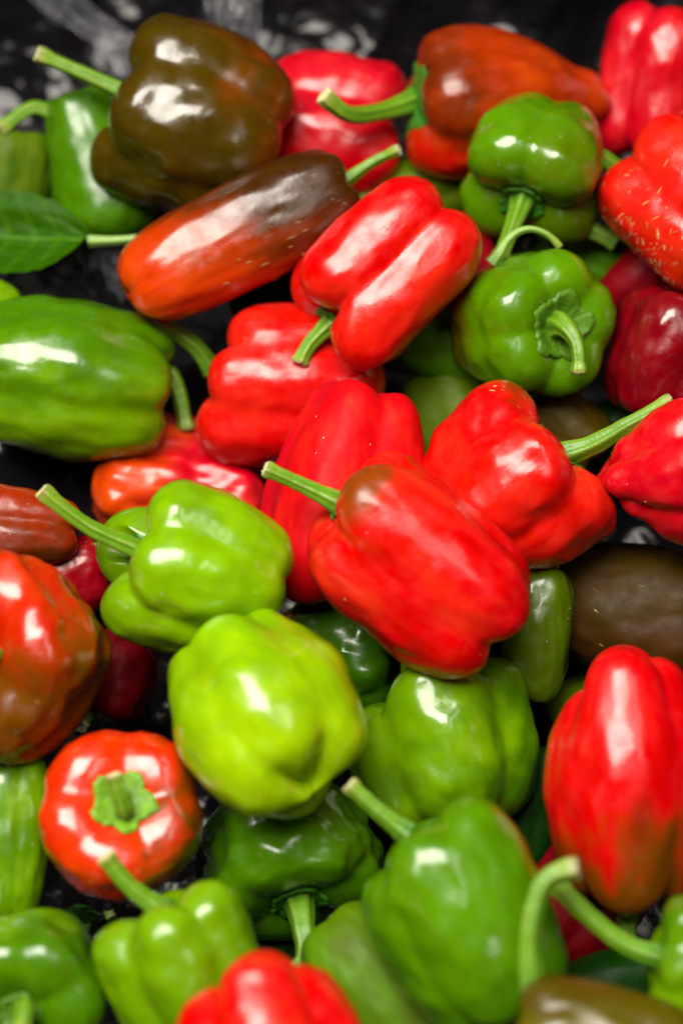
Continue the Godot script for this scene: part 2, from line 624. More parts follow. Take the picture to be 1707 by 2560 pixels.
func clear_film(label: String, left: Array, right: Array, material: Material):
	var a := Curve3D.new()
	var b := Curve3D.new()
	for v in left:
		a.add_point(v)
	for v in right:
		b.add_point(v)
	var root: Vector3 = left[0]
	var points := PackedVector3Array()
	var rows := 60
	var columns := 40
	for i in rows:
		var u := i / (rows - 1.0)
		for j in columns:
			var v := j / (columns - 1.0)
			var p: Vector3 = a.sample_baked(u * a.get_baked_length()).lerp(b.sample_baked(u * b.get_baked_length()), v)
			var n := folds.get_noise_2d(v * 5.0 + root.x * 30.0, u * 2.0) * 0.010 + facets.get_noise_2d(v * 3.5 + u * 1.5 + root.x * 30.0, u * 3.0) * 0.008
			points.append(p + Vector3(0, n * 0.5, n) - root)
	var o := MeshInstance3D.new()
	o.name = numbered("clear_film")
	o.mesh = sheet(points, PackedColorArray(), rows, columns, false)
	o.material_override = material
	o.position = root
	add_child(o)
	o.set_meta("label", label)
	o.set_meta("category", "plastic film")


# every pepper: place of its middle, direction of its stalk end, direction that faces out of the heap, length, width; profile and lobes of its body
func peppers() -> Array:
	return [
	{label = "olive-brown pepper at the top left with a long green stalk pointing left",
		at = Vector3(-0.0761, 0.0027, -0.2368), up = Vector3(-0.941, 0.182, -0.286), front = Vector3(-0.026, 0.802, 0.597), length = 0.0928, width = 0.1071, profile = [0.98, 1, 0.84, 0.46, 0.12, 0.9, 0.5], lobes = [[24, 1, 0.04, 0], [98, 1.03, -0.06, 0], [164, 1, 0.12, -0.05], [270, 0.9, 0, 0]], cleft = 0.41, crease = 34, dents = 1,
		skin = Color(0.056, 0.034, 0.002), blush = Color(0.15, 0.028, 0.002), turn = [-0.55, 0.5, -0.25, 0.38, 0.5], scars = [["dot", 5, 0.36, 72, 1, 60]],
		stalk = [Vector3(0, 0.0232, 0), Vector3(0.0032, 0.0632, 0.009), Vector3(0.0051, 0.0936, 0.0158)], thick = [0.0053, 0.0037], crown = [0.34, 1, Color(0.03, 0.14, 0.008)], cut = true},
	{label = "red pepper half hidden between the olive-brown and brick-orange ones at the top",
		at = Vector3(-0.0064, -0.0376, -0.2636), up = Vector3(0.986, -0.109, 0.128), front = Vector3(0.006, 0.783, 0.622), length = 0.0825, width = 0.0918, profile = [1, 1, 0.92, 0.22, 0.12, 0.9, 0.5], lobes = [[70, 1, 0, 0], [175, 0.95, 0, 0], [280, 1, 0, 0]], cleft = 0.42, crease = 32, dents = 1,
		skin = Color(0.62, 0.003, 0.004), dull = 1, blush = Color(0.5, 0.002, 0.012), turn = [0, -0.8, 0, -0.3, 0.5], scars = [["pale", 10, -0.36, 119, 1, 60]]},
	{label = "brick-orange tapering pepper at the top with a curved stalk",
		at = Vector3(0.0926, -0.0117, -0.2638), up = Vector3(-0.956, 0.24, 0.171), front = Vector3(0.294, 0.734, 0.612), length = 0.1153, width = 0.0885, profile = [1, 0.93, 0.52, 0.05, 0, 0.9, 0.5], lobes = [[20, 0.95, 0, 0], [85, 1.02, 0, 0], [165, 1, 0.04, 0], [270, 0.9, 0, 0]], cleft = 0.36, crease = 32, dents = 1,
		skin = Color(0.28, 0.022, 0.003), dull = 1, blush = Color(0.42, 0.034, 0.003), turn = [-0.5, 0.1, 0.3, 0.1, 0.6], stains = [[0.85, 80, 0.35, 60, Color(0.046, 0.015, 0.002), 0.55], [0.7, 165, 0.5, 45, Color(0.62, 0.003, 0.004), 0.9]], scars = [["dot", 7, 0.36, 90, 1, 60]],
		stalk = [Vector3(0, 0.0525, 0), Vector3(-0.0065, 0.0754, 0.0091), Vector3(-0.0084, 0.0985, 0.0208), Vector3(0.0015, 0.1143, 0.025)], thick = [0.0048, 0.0044], crown = [0.46, 1.25, Color(0.03, 0.14, 0.008)], cut = true},
	{label = "green pepper with its stalk end facing down, below the brick-orange one",
		at = Vector3(0.104, 0.0089, -0.203), up = Vector3(-0.333, 0.085, 0.939), front = Vector3(0.163, 0.986, -0.032), length = 0.0646, width = 0.0850, profile = [1, 1, 0.78, 0.26, 0.12, 0.9, 0.5], lobes = [[45, 1, 0, 0], [118, 1, 0, 0], [205, 0.95, 0, 0], [300, 1, 0, 0]], cleft = 0.46, crease = 32, dents = 1,
		skin = Color(0.08, 0.215, 0.002), blush = Color(0.075, 0.125, 0.003), turn = [0, -0.8, 0, 0.1, 0.6], scars = [["pale", 18, 0.2, 90, 0.8, 60]],
		stalk = [Vector3(0, 0.0226, 0), Vector3(-0.0003, 0.0441, -0.0005), Vector3(-0.0004, 0.0618, -0.007)], thick = [0.0050, 0.0038], crown = [0.34, 1, Color(0.03, 0.14, 0.008)], cut = true},
	{label = "tall red two-lobed pepper cut by the right edge at the top",
		at = Vector3(0.1809, -0.0227, -0.2856), up = Vector3(-0.103, -0.65, 0.753), front = Vector3(-0.163, 0.757, 0.632), length = 0.0861, width = 0.0712, profile = [1, 1, 0.95, 0.22, 0.12, 0.9, 0.5], lobes = [[22, 1, 0, 0.05], [97, 1, 0, 0], [180, 1, 0, 0], [280, 1, 0, 0]], cleft = 0.47, crease = 32, dents = 1,
		skin = Color(0.62, 0.003, 0.004), dull = 1, blush = Color(0.5, 0.002, 0.012), turn = [0, 0.8, 0, -0.3, 0.5], scars = [["dot", 9, 0, 110, 1, 60]]},
	{label = "orange-red pepper with scarred cracked skin at the right edge",
		at = Vector3(0.1926, 0.0161, -0.1711), up = Vector3(-0.542, -0.113, -0.832), front = Vector3(-0.503, 0.837, 0.215), length = 0.0905, width = 0.0931, profile = [1, 1, 0.92, 0.25, 0.12, 0.9, 0.5], lobes = [[15, 1, 0, 0], [75, 0.97, 0, 0], [140, 1.02, 0, 0], [220, 1, 0, 0], [310, 1, 0, 0]], cleft = 0.48, crease = 32, dents = 1,
		skin = Color(0.58, 0.045, 0.003), dull = 1, blush = Color(0.64, 0.01, 0.004), turn = [0.3, -0.1, 0.7, 0.1, 0.5], stains = [[0.4, 30, 0.5, 40, Color(0.05, 0.028, 0.004), 0.45]], scars = [["crack", 150, -0.15, 155, 0.6, 40]],
		stalk = [Vector3(-0.0196, 0.0455, 0.0087), Vector3(-0.0196, 0.0551, 0.0216), Vector3(-0.0228, 0.0642, 0.0341)], thick = [0.0045, 0.0037], crown = [0.3, 1, Color(0.03, 0.14, 0.008)], cut = true},
	{label = "long two-coloured pepper, orange at its tip and dark brown toward the stalk",
		at = Vector3(-0.0539, 0.0056, -0.1591), up = Vector3(0.887, 0.162, -0.432), front = Vector3(0.116, 0.828, 0.548), length = 0.1301, width = 0.0616, profile = [0.92, 1, 0.9, 0.12, -0.02, 0.9, 0.5], lobes = [[60, 1, 0, 0], [128, 1, 0, 0], [215, 1, 0, 0], [310, 1, 0, 0]], cleft = 0.28, crease = 32, dents = 1,
		skin = Color(0.58, 0.045, 0.003), dull = 1, blush = Color(0.046, 0.015, 0.002), turn = [1, -0.55, 0.1, -0.05, 0.75], scars = [["fleck", 34, 0.15, 80, 0.5, 34]],
		stalk = [Vector3(0, 0.0547, 0), Vector3(-0.0037, 0.0796, -0.0006), Vector3(-0.0034, 0.0958, 0.0052)], thick = [0.0036, 0.0026], crown = [0.3, 1, Color(0.03, 0.14, 0.008)], cut = true},
	{label = "bright red pepper in the upper middle, its stalk pointing down left",
		at = Vector3(0.0237, 0.0196, -0.1299), up = Vector3(-0.714, -0.351, 0.606), front = Vector3(0.025, 0.852, 0.524), length = 0.0926, width = 0.0797, profile = [1, 1, 0.92, 0.16, 0.1, 0.9, 0.5], lobes = [[42, 1, -0.14, -0.02], [132, 1, 0.08, 0.02], [222, 1, 0, 0], [315, 1, 0, 0]], cleft = 0.44, crease = 32, dents = 1,
		skin = Color(0.62, 0.003, 0.004), dull = 1, blush = Color(0.64, 0.01, 0.004), turn = [0.6, -0.5, 0.2, -0.2, 0.6], scars = [["dot", 9, 0, 94, 1, 60]],
		stalk = [Vector3(0, 0.037, 0), Vector3(0.0006, 0.0545, 0.0044), Vector3(-0.0027, 0.0663, 0.0069)], thick = [0.0046, 0.0037], crown = [0.3, 1, Color(0.03, 0.14, 0.008)], cut = true},
	{label = "small part of a red pepper showing beside the crown-facing green one",
		at = Vector3(0.0636, -0.0354, -0.1697), up = Vector3(-0.605, 0.42, -0.676), front = Vector3(-0.061, 0.823, 0.565), length = 0.0504, width = 0.0474, profile = [1, 1, 0.85, 0.22, 0.12, 0.9, 0.5], lobes = [[30, 1, 0, 0], [120, 1, 0, 0], [210, 1, 0, 0], [300, 1, 0, 0]], cleft = 0.42, crease = 32, dents = 1,
		skin = Color(0.26, 0.002, 0.008), dull = 2},
	{label = "green pepper whose crown and curved stalk face the camera",
		at = Vector3(0.0954, -0.0059, -0.1127), up = Vector3(0.444, 0.733, 0.516), front = Vector3(-0.893, 0.408, 0.19), length = 0.0748, width = 0.0767, profile = [1, 1, 0.85, 0.2, 0.12, 0.75, 0.5], lobes = [[45, 1, 0, 0], [112, 1, 0, 0], [190, 1, 0, 0], [250, 1, 0, 0], [325, 1, 0, 0]], cleft = 0.38, crease = 40, dents = 1,
		skin = Color(0.08, 0.215, 0.002), blush = Color(0.075, 0.125, 0.003), turn = [-0.9, 0, 0, 0.1, 0.35], stains = [[-0.3, 90, 0.5, 60, Color(0.28, 0.022, 0.003), 0.3]], scars = [["dot", 34, 0.5, 120, 0.9, 70]],
		stalk = [Vector3(0, 0.0284, 0), Vector3(-0.0009, 0.0403, 0.0024), Vector3(0.0081, 0.0499, -0), Vector3(0.022, 0.0519, -0.0012)], thick = [0.0059, 0.0033], crown = [0.4, 1.2, Color(0.062, 0.165, 0.004)], cut = true},
	{label = "dark red pepper deep in the heap under the scarred one",
		at = Vector3(0.1711, -0.0394, -0.1638), up = Vector3(0.791, 0.443, -0.422), front = Vector3(-0.163, 0.817, 0.553), length = 0.0601, width = 0.0524, profile = [1, 1, 0.85, 0.22, 0.12, 0.9, 0.5], lobes = [[30, 1, 0, 0], [120, 1, 0, 0], [210, 1, 0, 0], [300, 1, 0, 0]], cleft = 0.42, crease = 32, dents = 1,
		skin = Color(0.17, 0.003, 0.007), dull = 2},
	{label = "burgundy pepper at the right edge below the scarred orange-red one",
		at = Vector3(0.1704, -0.0132, -0.0956), up = Vector3(0.359, 0.542, -0.76), front = Vector3(-0.172, 0.839, 0.517), length = 0.0663, width = 0.0671, profile = [1, 1, 0.85, 0.22, 0.12, 0.9, 0.5], lobes = [[30, 1, 0, 0], [110, 1, 0, 0], [200, 1, 0, 0], [290, 1, 0, 0]], cleft = 0.36, crease = 32, dents = 1,
		skin = Color(0.17, 0.003, 0.007), blush = Color(0.26, 0.002, 0.008), turn = [0, 0.6, -0.5, 0, 0.6], scars = [["dot", 5, 0.24, 102, 1, 60]]},
	{label = "big green pepper at the left edge, its stalk curling from the right end",
		at = Vector3(-0.1438, -0.0286, -0.0927), up = Vector3(0.978, -0.199, 0.056), front = Vector3(0.144, 0.848, 0.51), length = 0.1065, width = 0.0878, profile = [0.86, 1, 0.85, 0.12, 0.12, 0.9, 0.5], lobes = [[35, 1, 0, 0], [105, 1, 0, 0], [185, 1, 0, 0], [285, 1, 0, 0]], cleft = 0.32, crease = 32, dents = 1,
		skin = Color(0.056, 0.165, 0.002), blush = Color(0.135, 0.285, 0.002), turn = [0, 0.95, 0.1, 0.12, 0.6], scars = [["dot", 16, 0.2, 80, 1, 60]],
		stalk = [Vector3(-0.0114, 0.0442, -0.0138), Vector3(-0.0124, 0.051, -0.0069), Vector3(-0.0019, 0.0588, -0.0057), Vector3(0.0168, 0.0656, -0.0046)], thick = [0.0041, 0.0038], crown = [0.2, 1, Color(0.03, 0.14, 0.008)], cut = true},
	{label = "orange-red pepper with three stacked lobes, left of the middle",
		at = Vector3(-0.0241, -0.0434, -0.099), up = Vector3(-1, 0.027, 0.001), front = Vector3(0.024, 0.858, 0.513), length = 0.0943, width = 0.0921, profile = [1, 1, 0.9, 0.22, 0.12, 0.9, 0.5], lobes = [[32, 1, -0.22, 0], [86, 1, -0.02, 0], [142, 1.04, 0.08, 0], [265, 0.9, 0, 0]], cleft = 0.45, crease = 32, dents = 1,
		skin = Color(0.64, 0.01, 0.004), dull = 1, blush = Color(0.62, 0.003, 0.004), turn = [-0.5, -0.5, 0, 0, 0.7], scars = [["pale", 8, 0.12, 97, 1, 60]],
		stalk = [Vector3(0.0069, 0.0457, -0.0163), Vector3(0.0208, 0.0563, -0.0117), Vector3(0.0311, 0.0739, -0.0105)], thick = [0.0038, 0.0042], crown = [0.15, 1, Color(0.03, 0.14, 0.008)], cut = true},
	{label = "matte crimson pepper standing behind the olive-stained red one",
		at = Vector3(0.0018, -0.0115, -0.0149), up = Vector3(-0.222, -0.451, 0.865), front = Vector3(-0.002, 0.887, 0.462), length = 0.1121, width = 0.0842, profile = [1, 1, 0.78, 0.22, 0.12, 0.9, 0.5], lobes = [[66, 1, 0, 0.02], [150, 1, 0, 0], [235, 1, 0, 0], [330, 1, 0, 0]], cleft = 0.4, crease = 32, dents = 1,
		skin = Color(0.5, 0.002, 0.012), dull = 2, blush = Color(0.62, 0.003, 0.004), turn = [0, 0, 0.7, 0.1, 0.8], scars = [["pale", 12, -0.2, 90, 1, 60]]},
	{label = "knobbly pepper turning from orange to red, left of the middle",
		at = Vector3(-0.088, -0.0819, -0.0542), up = Vector3(0.984, -0.147, 0.098), front = Vector3(0.086, 0.883, 0.462), length = 0.0934, width = 0.0811, profile = [1, 0.92, 0.95, 0.22, 0.12, 0.9, 0.5], lobes = [[85, 1, 0, 0], [190, 1.1, 0, 0], [300, 1, 0, 0]], cleft = 0.36, crease = 32, dents = 3,
		skin = Color(0.5, 0.002, 0.012), dull = 1, blush = Color(0.58, 0.045, 0.003), turn = [-1, 0, 0.1, 0.25, 0.35], scars = [["fleck", 5, 0.1, 80, 0.6, 40]]},
	{label = "large red pepper in the centre, olive stain beside its stalk",
		at = Vector3(0.0363, 0.0272, 0.0429), up = Vector3(-0.774, 0.32, -0.547), front = Vector3(0.026, 0.879, 0.477), length = 0.1035, width = 0.0819, profile = [1, 1, 0.93, 0.1, 0.14, 0.9, 0.9], lobes = [[66, 1.02, 0, 0], [148, 1, -0.12, -0], [240, 1, 0, 0], [335, 0.97, 0, 0]], cleft = 0.37, crease = 32, dents = 1,
		skin = Color(0.62, 0.003, 0.004), dull = 1, blush = Color(0.64, 0.01, 0.004), turn = [0.8, 0.2, 0.1, 0.1, 0.6], stains = [[0.9, 60, 0.26, 40, Color(0.105, 0.055, 0.004), 0.75]], scars = [["pale", 9, 0.1, 80, 0.8, 60]],
		stalk = [Vector3(0, 0.0445, 0), Vector3(-0.0046, 0.0655, 0.0012), Vector3(-0.0097, 0.0848, 0.0036)], thick = [0.0043, 0.0032], crown = [0.24, 1, Color(0.03, 0.14, 0.008)], cut = true},
	{label = "round-shouldered red pepper with a long stalk pointing right",
		at = Vector3(0.082, 0.0023, -0.0139), up = Vector3(0.811, 0.39, -0.435), front = Vector3(-0.145, 0.856, 0.497), length = 0.0694, width = 0.0958, profile = [1, 1, 0.8, 0.3, 0.12, 0.9, 0.5], lobes = [[18, 1, 0.14, -0.02], [92, 1, -0.02, 0], [165, 0.98, 0, 0], [270, 0.9, 0, 0]], cleft = 0.44, crease = 32, dents = 1,
		skin = Color(0.62, 0.003, 0.004), dull = 1, blush = Color(0.64, 0.01, 0.004), turn = [-0.3, 0.4, 0.4, -0.2, 0.5], stains = [[0.85, 190, 0.2, 60, Color(0.056, 0.034, 0.002), 0.7]], scars = [["fleck", 40, 0.45, 160, 0.4, 40]],
		stalk = [Vector3(0, 0.0229, 0), Vector3(0.0068, 0.0436, 0.0029), Vector3(0.009, 0.0659, 0.0067), Vector3(0.0118, 0.0881, 0.0084)], thick = [0.0053, 0.0037], crown = [0.36, 1, Color(0.03, 0.14, 0.008)], cut = true},
	{label = "red ridged pepper at the right edge with a nipple-like tip pointing left",
		at = Vector3(0.1617, 0.0208, -0.0119), up = Vector3(0.979, 0.203, -0.009), front = Vector3(-0.175, 0.867, 0.466), length = 0.0707, width = 0.0800, profile = [1, 1, 0.62, 0.22, -0.08, 0.9, 0.5], lobes = [[25, 1, 0, -0.2], [84, 1, 0, 0], [140, 0.95, 0, -0.12], [255, 1, 0, 0]], cleft = 0.56, crease = 44, dents = 1,
		skin = Color(0.62, 0.003, 0.004), dull = 1, blush = Color(0.5, 0.002, 0.012), turn = [0, 0.4, 0, -0.2, 0.6], scars = [["pale", 8, -0.12, 103, 1, 60]]},
	{label = "light green pepper with a long stalk, lying above the lime one",
		at = Vector3(-0.0623, 0.0254, 0.0449), up = Vector3(-0.946, 0.248, -0.207), front = Vector3(0.137, 0.888, 0.439), length = 0.0728, width = 0.0829, profile = [1, 1, 0.8, 0.3, 0.1, 0.9, 0.5], lobes = [[36, 1, 0, 0], [98, 1, 0.02, 0], [166, 1, 0.2, -0.12], [272, 0.97, 0.5, 0]], cleft = 0.47, crease = 32, dents = 1,
		skin = Color(0.135, 0.285, 0.002), blush = Color(0.185, 0.375, 0.002), turn = [-0.5, -0.1, 0.7, 0.1, 0.5], scars = [["pale", 10, -0.36, 79, 1, 60]],
		stalk = [Vector3(0, 0.024, 0), Vector3(0.0037, 0.0577, 0.0048), Vector3(0.0136, 0.0845, 0.007)], thick = [0.0042, 0.0033], crown = [0.3, 1, Color(0.03, 0.14, 0.008)], cut = true},
	{label = "large lime green pepper in the lower middle with a pointed yellow tip",
		at = Vector3(-0.0339, 0.0366, 0.1198), up = Vector3(-0.502, -0.122, -0.856), front = Vector3(-0.2, 0.98, -0.022), length = 0.0863, width = 0.0831, profile = [0.8, 1.03, 0.88, 0.22, -0.02, 0.9, 1.1], lobes = [[10, 1, 0, 0], [85, 1, 0, -0.08], [150, 1, 0, 0.06], [250, 1, 0, 0]], cleft = 0.36, crease = 32, dents = 0.7,
		skin = Color(0.185, 0.375, 0.002), blush = Color(0.275, 0.46, 0.002), turn = [-0.8, 0, 0.2, 0.2, 0.6], stains = [[0.5, 0, 0.8, 22, Color(0.28, 0.022, 0.003), 0.2]], scars = [["dot", 6, 0, 90, 1, 70]]},
	{label = "round pepper at the left edge, red above and brown below",
		at = Vector3(-0.1533, 0.0251, 0.0879), up = Vector3(-0.468, 0.825, 0.317), front = Vector3(0.883, 0.421, 0.206), length = 0.0657, width = 0.0968, profile = [1, 1, 0.85, 0.22, 0.12, 0.9, 0.5], lobes = [[15, 1, 0, 0], [80, 1.02, 0, 0], [145, 1, 0, 0], [215, 1, 0, 0], [300, 1, 0, 0]], cleft = 0.43, crease = 32, dents = 1.7,
		skin = Color(0.5, 0.022, 0.003), blush = Color(0.13, 0.038, 0.003), turn = [-0.25, -0.95, 0, -0.3, 0.45], stains = [[0, 150, 0.6, 50, Color(0.28, 0.022, 0.003), 0.5]], scars = [["fleck", 14, 0.55, 150, 0.5, 50]],
		stalk = [Vector3(0, 0.0243, 0), Vector3(0.0013, 0.0317, 0.0197), Vector3(0.0057, 0.0417, 0.0133)], thick = [0.0039, 0.0033], crown = [0.3, 1, Color(0.062, 0.165, 0.004)], cut = true},
	{label = "brownish red pepper at the left edge above the round red-and-brown one",
		at = Vector3(-0.1632, -0.0153, 0.0017), up = Vector3(-0.98, 0.197, -0.011), front = Vector3(0.172, 0.882, 0.439), length = 0.0653, width = 0.0452, profile = [1, 1, 0.85, 0.22, 0.12, 0.9, 0.5], lobes = [[30, 1, 0, 0], [120, 1, 0, 0], [210, 1, 0, 0], [300, 1, 0, 0]], cleft = 0.42, crease = 32, dents = 1,
		skin = Color(0.28, 0.022, 0.003), dull = 1, blush = Color(0.046, 0.015, 0.002), turn = [0, -0.6, 0, 0.1, 0.6], scars = [["pale", 6, -0.12, 115, 1, 60]]},
	{label = "small red piece of pepper behind the long pale stalk, with a cut stub",
		at = Vector3(-0.1375, -0.0405, 0.0168), up = Vector3(0.951, -0.009, -0.308), front = Vector3(0.143, 0.897, 0.418), length = 0.0368, width = 0.0393, profile = [1, 1, 0.85, 0.22, 0.12, 0.9, 0.5], lobes = [[30, 1, 0, 0], [120, 1, 0, 0], [210, 1, 0, 0], [300, 1, 0, 0]], cleft = 0.25, crease = 32, dents = 1,
		skin = Color(0.26, 0.002, 0.008), dull = 1, scars = [["pale", 10, -0.12, 117, 1, 60]],
		stalk = [Vector3(-0.0058, 0.0223, 0.0022), Vector3(-0.0102, 0.0171, 0.0066), Vector3(-0.0105, 0.0113, 0.0088)], thick = [0.0036, 0.0036], crown = [0.3, 1, Color(0.03, 0.14, 0.008)], cut = true},
	{label = "dark red pepper in the shade beside the round red-and-brown one",
		at = Vector3(-0.1132, -0.0421, 0.0687), up = Vector3(-0.456, -0.282, 0.844), front = Vector3(0.121, 0.92, 0.373), length = 0.0392, width = 0.0460, profile = [1, 1, 0.85, 0.22, 0.12, 0.9, 0.5], lobes = [[30, 1, 0, 0], [120, 1, 0, 0], [210, 1, 0, 0], [300, 1, 0, 0]], cleft = 0.42, crease = 32, dents = 1,
		skin = Color(0.17, 0.003, 0.007), dull = 2,
		stalk = [Vector3(0, 0.0145, 0), Vector3(0.0018, 0.023, 0.0022), Vector3(0.0027, 0.0288, 0.0086)], thick = [0.0035, 0.0039], crown = [0.3, 1, Color(0.03, 0.14, 0.008)], cut = true},
	{label = "orange-red pepper with its broad pentagon crown facing the camera, lower left",
		at = Vector3(-0.0991, 0.0112, 0.1596), up = Vector3(0.16, 0.987, 0.03), front = Vector3(-0.137, -0.008, 0.99), length = 0.0583, width = 0.0741, profile = [1, 1, 0.8, 0.18, 0.12, 0.85, 0.5], lobes = [[15, 1, 0, 0], [88, 1, 0, 0], [150, 0.97, 0, 0], [222, 1.02, 0, 0], [300, 1, 0, 0]], cleft = 0.36, crease = 32, dents = 1,
		skin = Color(0.6, 0.026, 0.003), blush = Color(0.056, 0.034, 0.002), turn = [-0.25, 0.85, 0, 0.32, 0.35], stains = [[0.6, 60, 0.5, 45, Color(0.58, 0.045, 0.003), 0.6]], scars = [["pale", 6, 0, 75, 1, 60]],
		stalk = [Vector3(0, 0.0228, 0), Vector3(0.0012, 0.0316, 0.0045), Vector3(-0.006, 0.04, -0.0071)], thick = [0.0038, 0.0030], crown = [0.46, 1, Color(0.12, 0.27, 0.006)], cut = true},
	{label = "green pepper cut by the left edge, upright, beside the pentagon-crowned one",
		at = Vector3(-0.1519, -0.0063, 0.1632), up = Vector3(0.009, 0.293, -0.956), front = Vector3(0.173, 0.941, 0.29), length = 0.0756, width = 0.0423, profile = [1, 1, 0.85, 0.22, 0.12, 0.9, 0.5], lobes = [[40, 1, 0, 0], [110, 1, 0, 0], [200, 1, 0, 0], [290, 1, 0, 0]], cleft = 0.38, crease = 32, dents = 1,
		skin = Color(0.056, 0.165, 0.002), blush = Color(0.135, 0.285, 0.002), turn = [-0.3, 0.6, 0, 0.2, 0.6], scars = [["pale", 8, -0.36, 99, 1, 60]]},
	{label = "dark green wrinkled pepper in the shade under the central red one",
		at = Vector3(-0.001, -0.0579, 0.0506), up = Vector3(0.976, 0.163, 0.146), front = Vector3(-0.206, 0.909, 0.363), length = 0.0613, width = 0.0637, profile = [1, 1, 0.85, 0.22, 0.12, 0.9, 0.5], lobes = [[20, 1, 0, 0], [75, 0.98, 0, 0], [130, 1, 0, 0], [200, 1, 0, 0], [300, 1, 0, 0]], cleft = 0.44, crease = 32, dents = 1.6,
		skin = Color(0.045, 0.155, 0.002), blush = Color(0.056, 0.165, 0.002), turn = [-0.5, -0.5, 0, 0.2, 0.6], scars = [["dot", 5, -0.12, 108, 1, 60]],
		stalk = [Vector3(0, 0.0227, 0), Vector3(-0.009, 0.0187, 0.0054)], thick = [0.0033, 0.0025], crown = [0.35, 1, Color(0.03, 0.14, 0.008)], cut = true},
	{label = "mid green creased pepper to the right of the lime one",
		at = Vector3(0.0484, -0.0442, 0.1078), up = Vector3(-0.198, 0.186, -0.962), front = Vector3(-0.081, 0.975, 0.205), length = 0.0785, width = 0.0951, profile = [1, 1, 0.85, 0.12, 0.12, 0.9, 0.5], lobes = [[8, 1, 0, 0], [82, 1.03, 0, 0], [160, 1, -0.3, 0], [265, 0.9, 0, 0]], cleft = 0.45, crease = 32, dents = 1,
		skin = Color(0.056, 0.165, 0.002), blush = Color(0.135, 0.285, 0.002), turn = [0.2, -0.2, 0.6, 0.3, 0.5], stains = [[0.95, 80, 0.12, 80, Color(0.28, 0.022, 0.003), 0.3]], scars = [["dot", 7, -0.36, 108, 1, 60]],
		stalk = [Vector3(-0.0075, 0.0345, -0.008), Vector3(-0.0078, 0.0412, -0.0006), Vector3(-0.0055, 0.0522, 0.0031)], thick = [0.0035, 0.0033], crown = [0.1, 1, Color(0.03, 0.14, 0.008)], cut = true},
	{label = "narrow olive green pepper standing behind the right end of the central red one",
		at = Vector3(0.0955, -0.0357, 0.0499), up = Vector3(0.061, 0.4, -0.914), front = Vector3(-0.102, 0.914, 0.393), length = 0.0677, width = 0.0411, profile = [1, 1, 0.85, 0.22, 0.12, 0.9, 0.5], lobes = [[60, 1, 0, 0], [125, 1, 0, 0], [210, 1, 0, 0], [310, 1, 0, 0]], cleft = 0.33, crease = 32, dents = 1,
		skin = Color(0.075, 0.125, 0.003), dull = 1, scars = [["pale", 8, -0.12, 79, 1, 60]]},
	{label = "dark brown pepper with pale flecks in the shade at the right edge",
		at = Vector3(0.149, -0.0573, 0.0287), up = Vector3(0.969, 0.059, 0.238), front = Vector3(-0.153, 0.903, 0.401), length = 0.0842, width = 0.0767, profile = [1, 1, 0.85, 0.22, 0.12, 0.9, 0.5], lobes = [[60, 1, 0, 0], [130, 1, 0, 0], [220, 1, 0, 0], [310, 1, 0, 0]], cleft = 0.3, crease = 32, dents = 1,
		skin = Color(0.042, 0.023, 0.002), dull = 2, blush = Color(0.046, 0.015, 0.002), turn = [0, 0.8, 0, 0.1, 0.6], scars = [["fleck", 9, -0.2, 90, 0.8, 70]]},
	{label = "tall red pepper at the lower right, brown toward its lower stalk end",
		at = Vector3(0.1275, 0.0164, 0.14), up = Vector3(0.011, -0.391, 0.92), front = Vector3(-0.148, 0.91, 0.388), length = 0.1155, width = 0.0764, profile = [0.86, 1, 0.82, 0.16, 0.02, 0.9, 0.5], lobes = [[12, 0.98, -0.05, -0.32], [88, 1.02, 0.03, -0.04], [170, 1, 0, -0.1], [270, 1, 0, 0]], cleft = 0.34, crease = 32, dents = 0.7,
		skin = Color(0.62, 0.003, 0.004), dull = 1, blush = Color(0.13, 0.038, 0.003), turn = [1, 0, 0.15, 0.66, 0.32], stains = [[0.35, 100, 0.25, 14, Color(0.05, 0.028, 0.004), 0.5]], scars = [["dot", 10, 0.3, 95, 0.8, 40]],
		stalk = [Vector3(0, 0.0462, 0), Vector3(0.0008, 0.0713, -0.0002), Vector3(-0.0002, 0.0949, -0.0005)], thick = [0.0048, 0.0038], crown = [0.45, 1, Color(0.03, 0.14, 0.008)], cut = true},
	{label = "green pepper mostly hidden behind the tall red one at the lower right",
		at = Vector3(0.1442, -0.0919, 0.0705), up = Vector3(0.986, 0.166, -0.026), front = Vector3(-0.146, 0.924, 0.352), length = 0.0781, width = 0.0517, profile = [1, 1, 0.85, 0.22, 0.12, 0.9, 0.5], lobes = [[30, 1, 0, 0], [120, 1, 0, 0], [210, 1, 0, 0], [300, 1, 0, 0]], cleft = 0.42, crease = 32, dents = 1,
		skin = Color(0.075, 0.125, 0.003), dull = 2, scars = [["dot", 5, 0, 112, 1, 60]]},
	{label = "dark glossy green pepper at the lower middle, bent stalk facing down",
		at = Vector3(-0.024, -0.0357, 0.1622), up = Vector3(0.177, 0.231, 0.957), front = Vector3(-0.071, 0.972, -0.222), length = 0.0570, width = 0.0823, profile = [1, 1, 0.9, 0.22, 0.12, 0.9, 0.5], lobes = [[15, 1, 0, 0], [72, 1.02, 0, 0], [122, 0.98, 0, 0], [185, 1, 0, 0], [290, 1, 0, 0]], cleft = 0.42, crease = 32, dents = 2,
		skin = Color(0.045, 0.155, 0.002), blush = Color(0.056, 0.165, 0.002), turn = [0.2, 0, 0.6, 0.1, 0.5], scars = [["dot", 5, 0.24, 82, 1, 60]],
		stalk = [Vector3(0, 0.0211, 0), Vector3(0.0001, 0.0394, 0.0036), Vector3(0.0029, 0.0555, 0.0013), Vector3(0.0169, 0.0619, 0.0024)], thick = [0.0054, 0.0045], crown = [0.36, 1, Color(0.03, 0.14, 0.008)], cut = true},
	{label = "big mid green pepper at the bottom, stalk pointing up to the lime one",
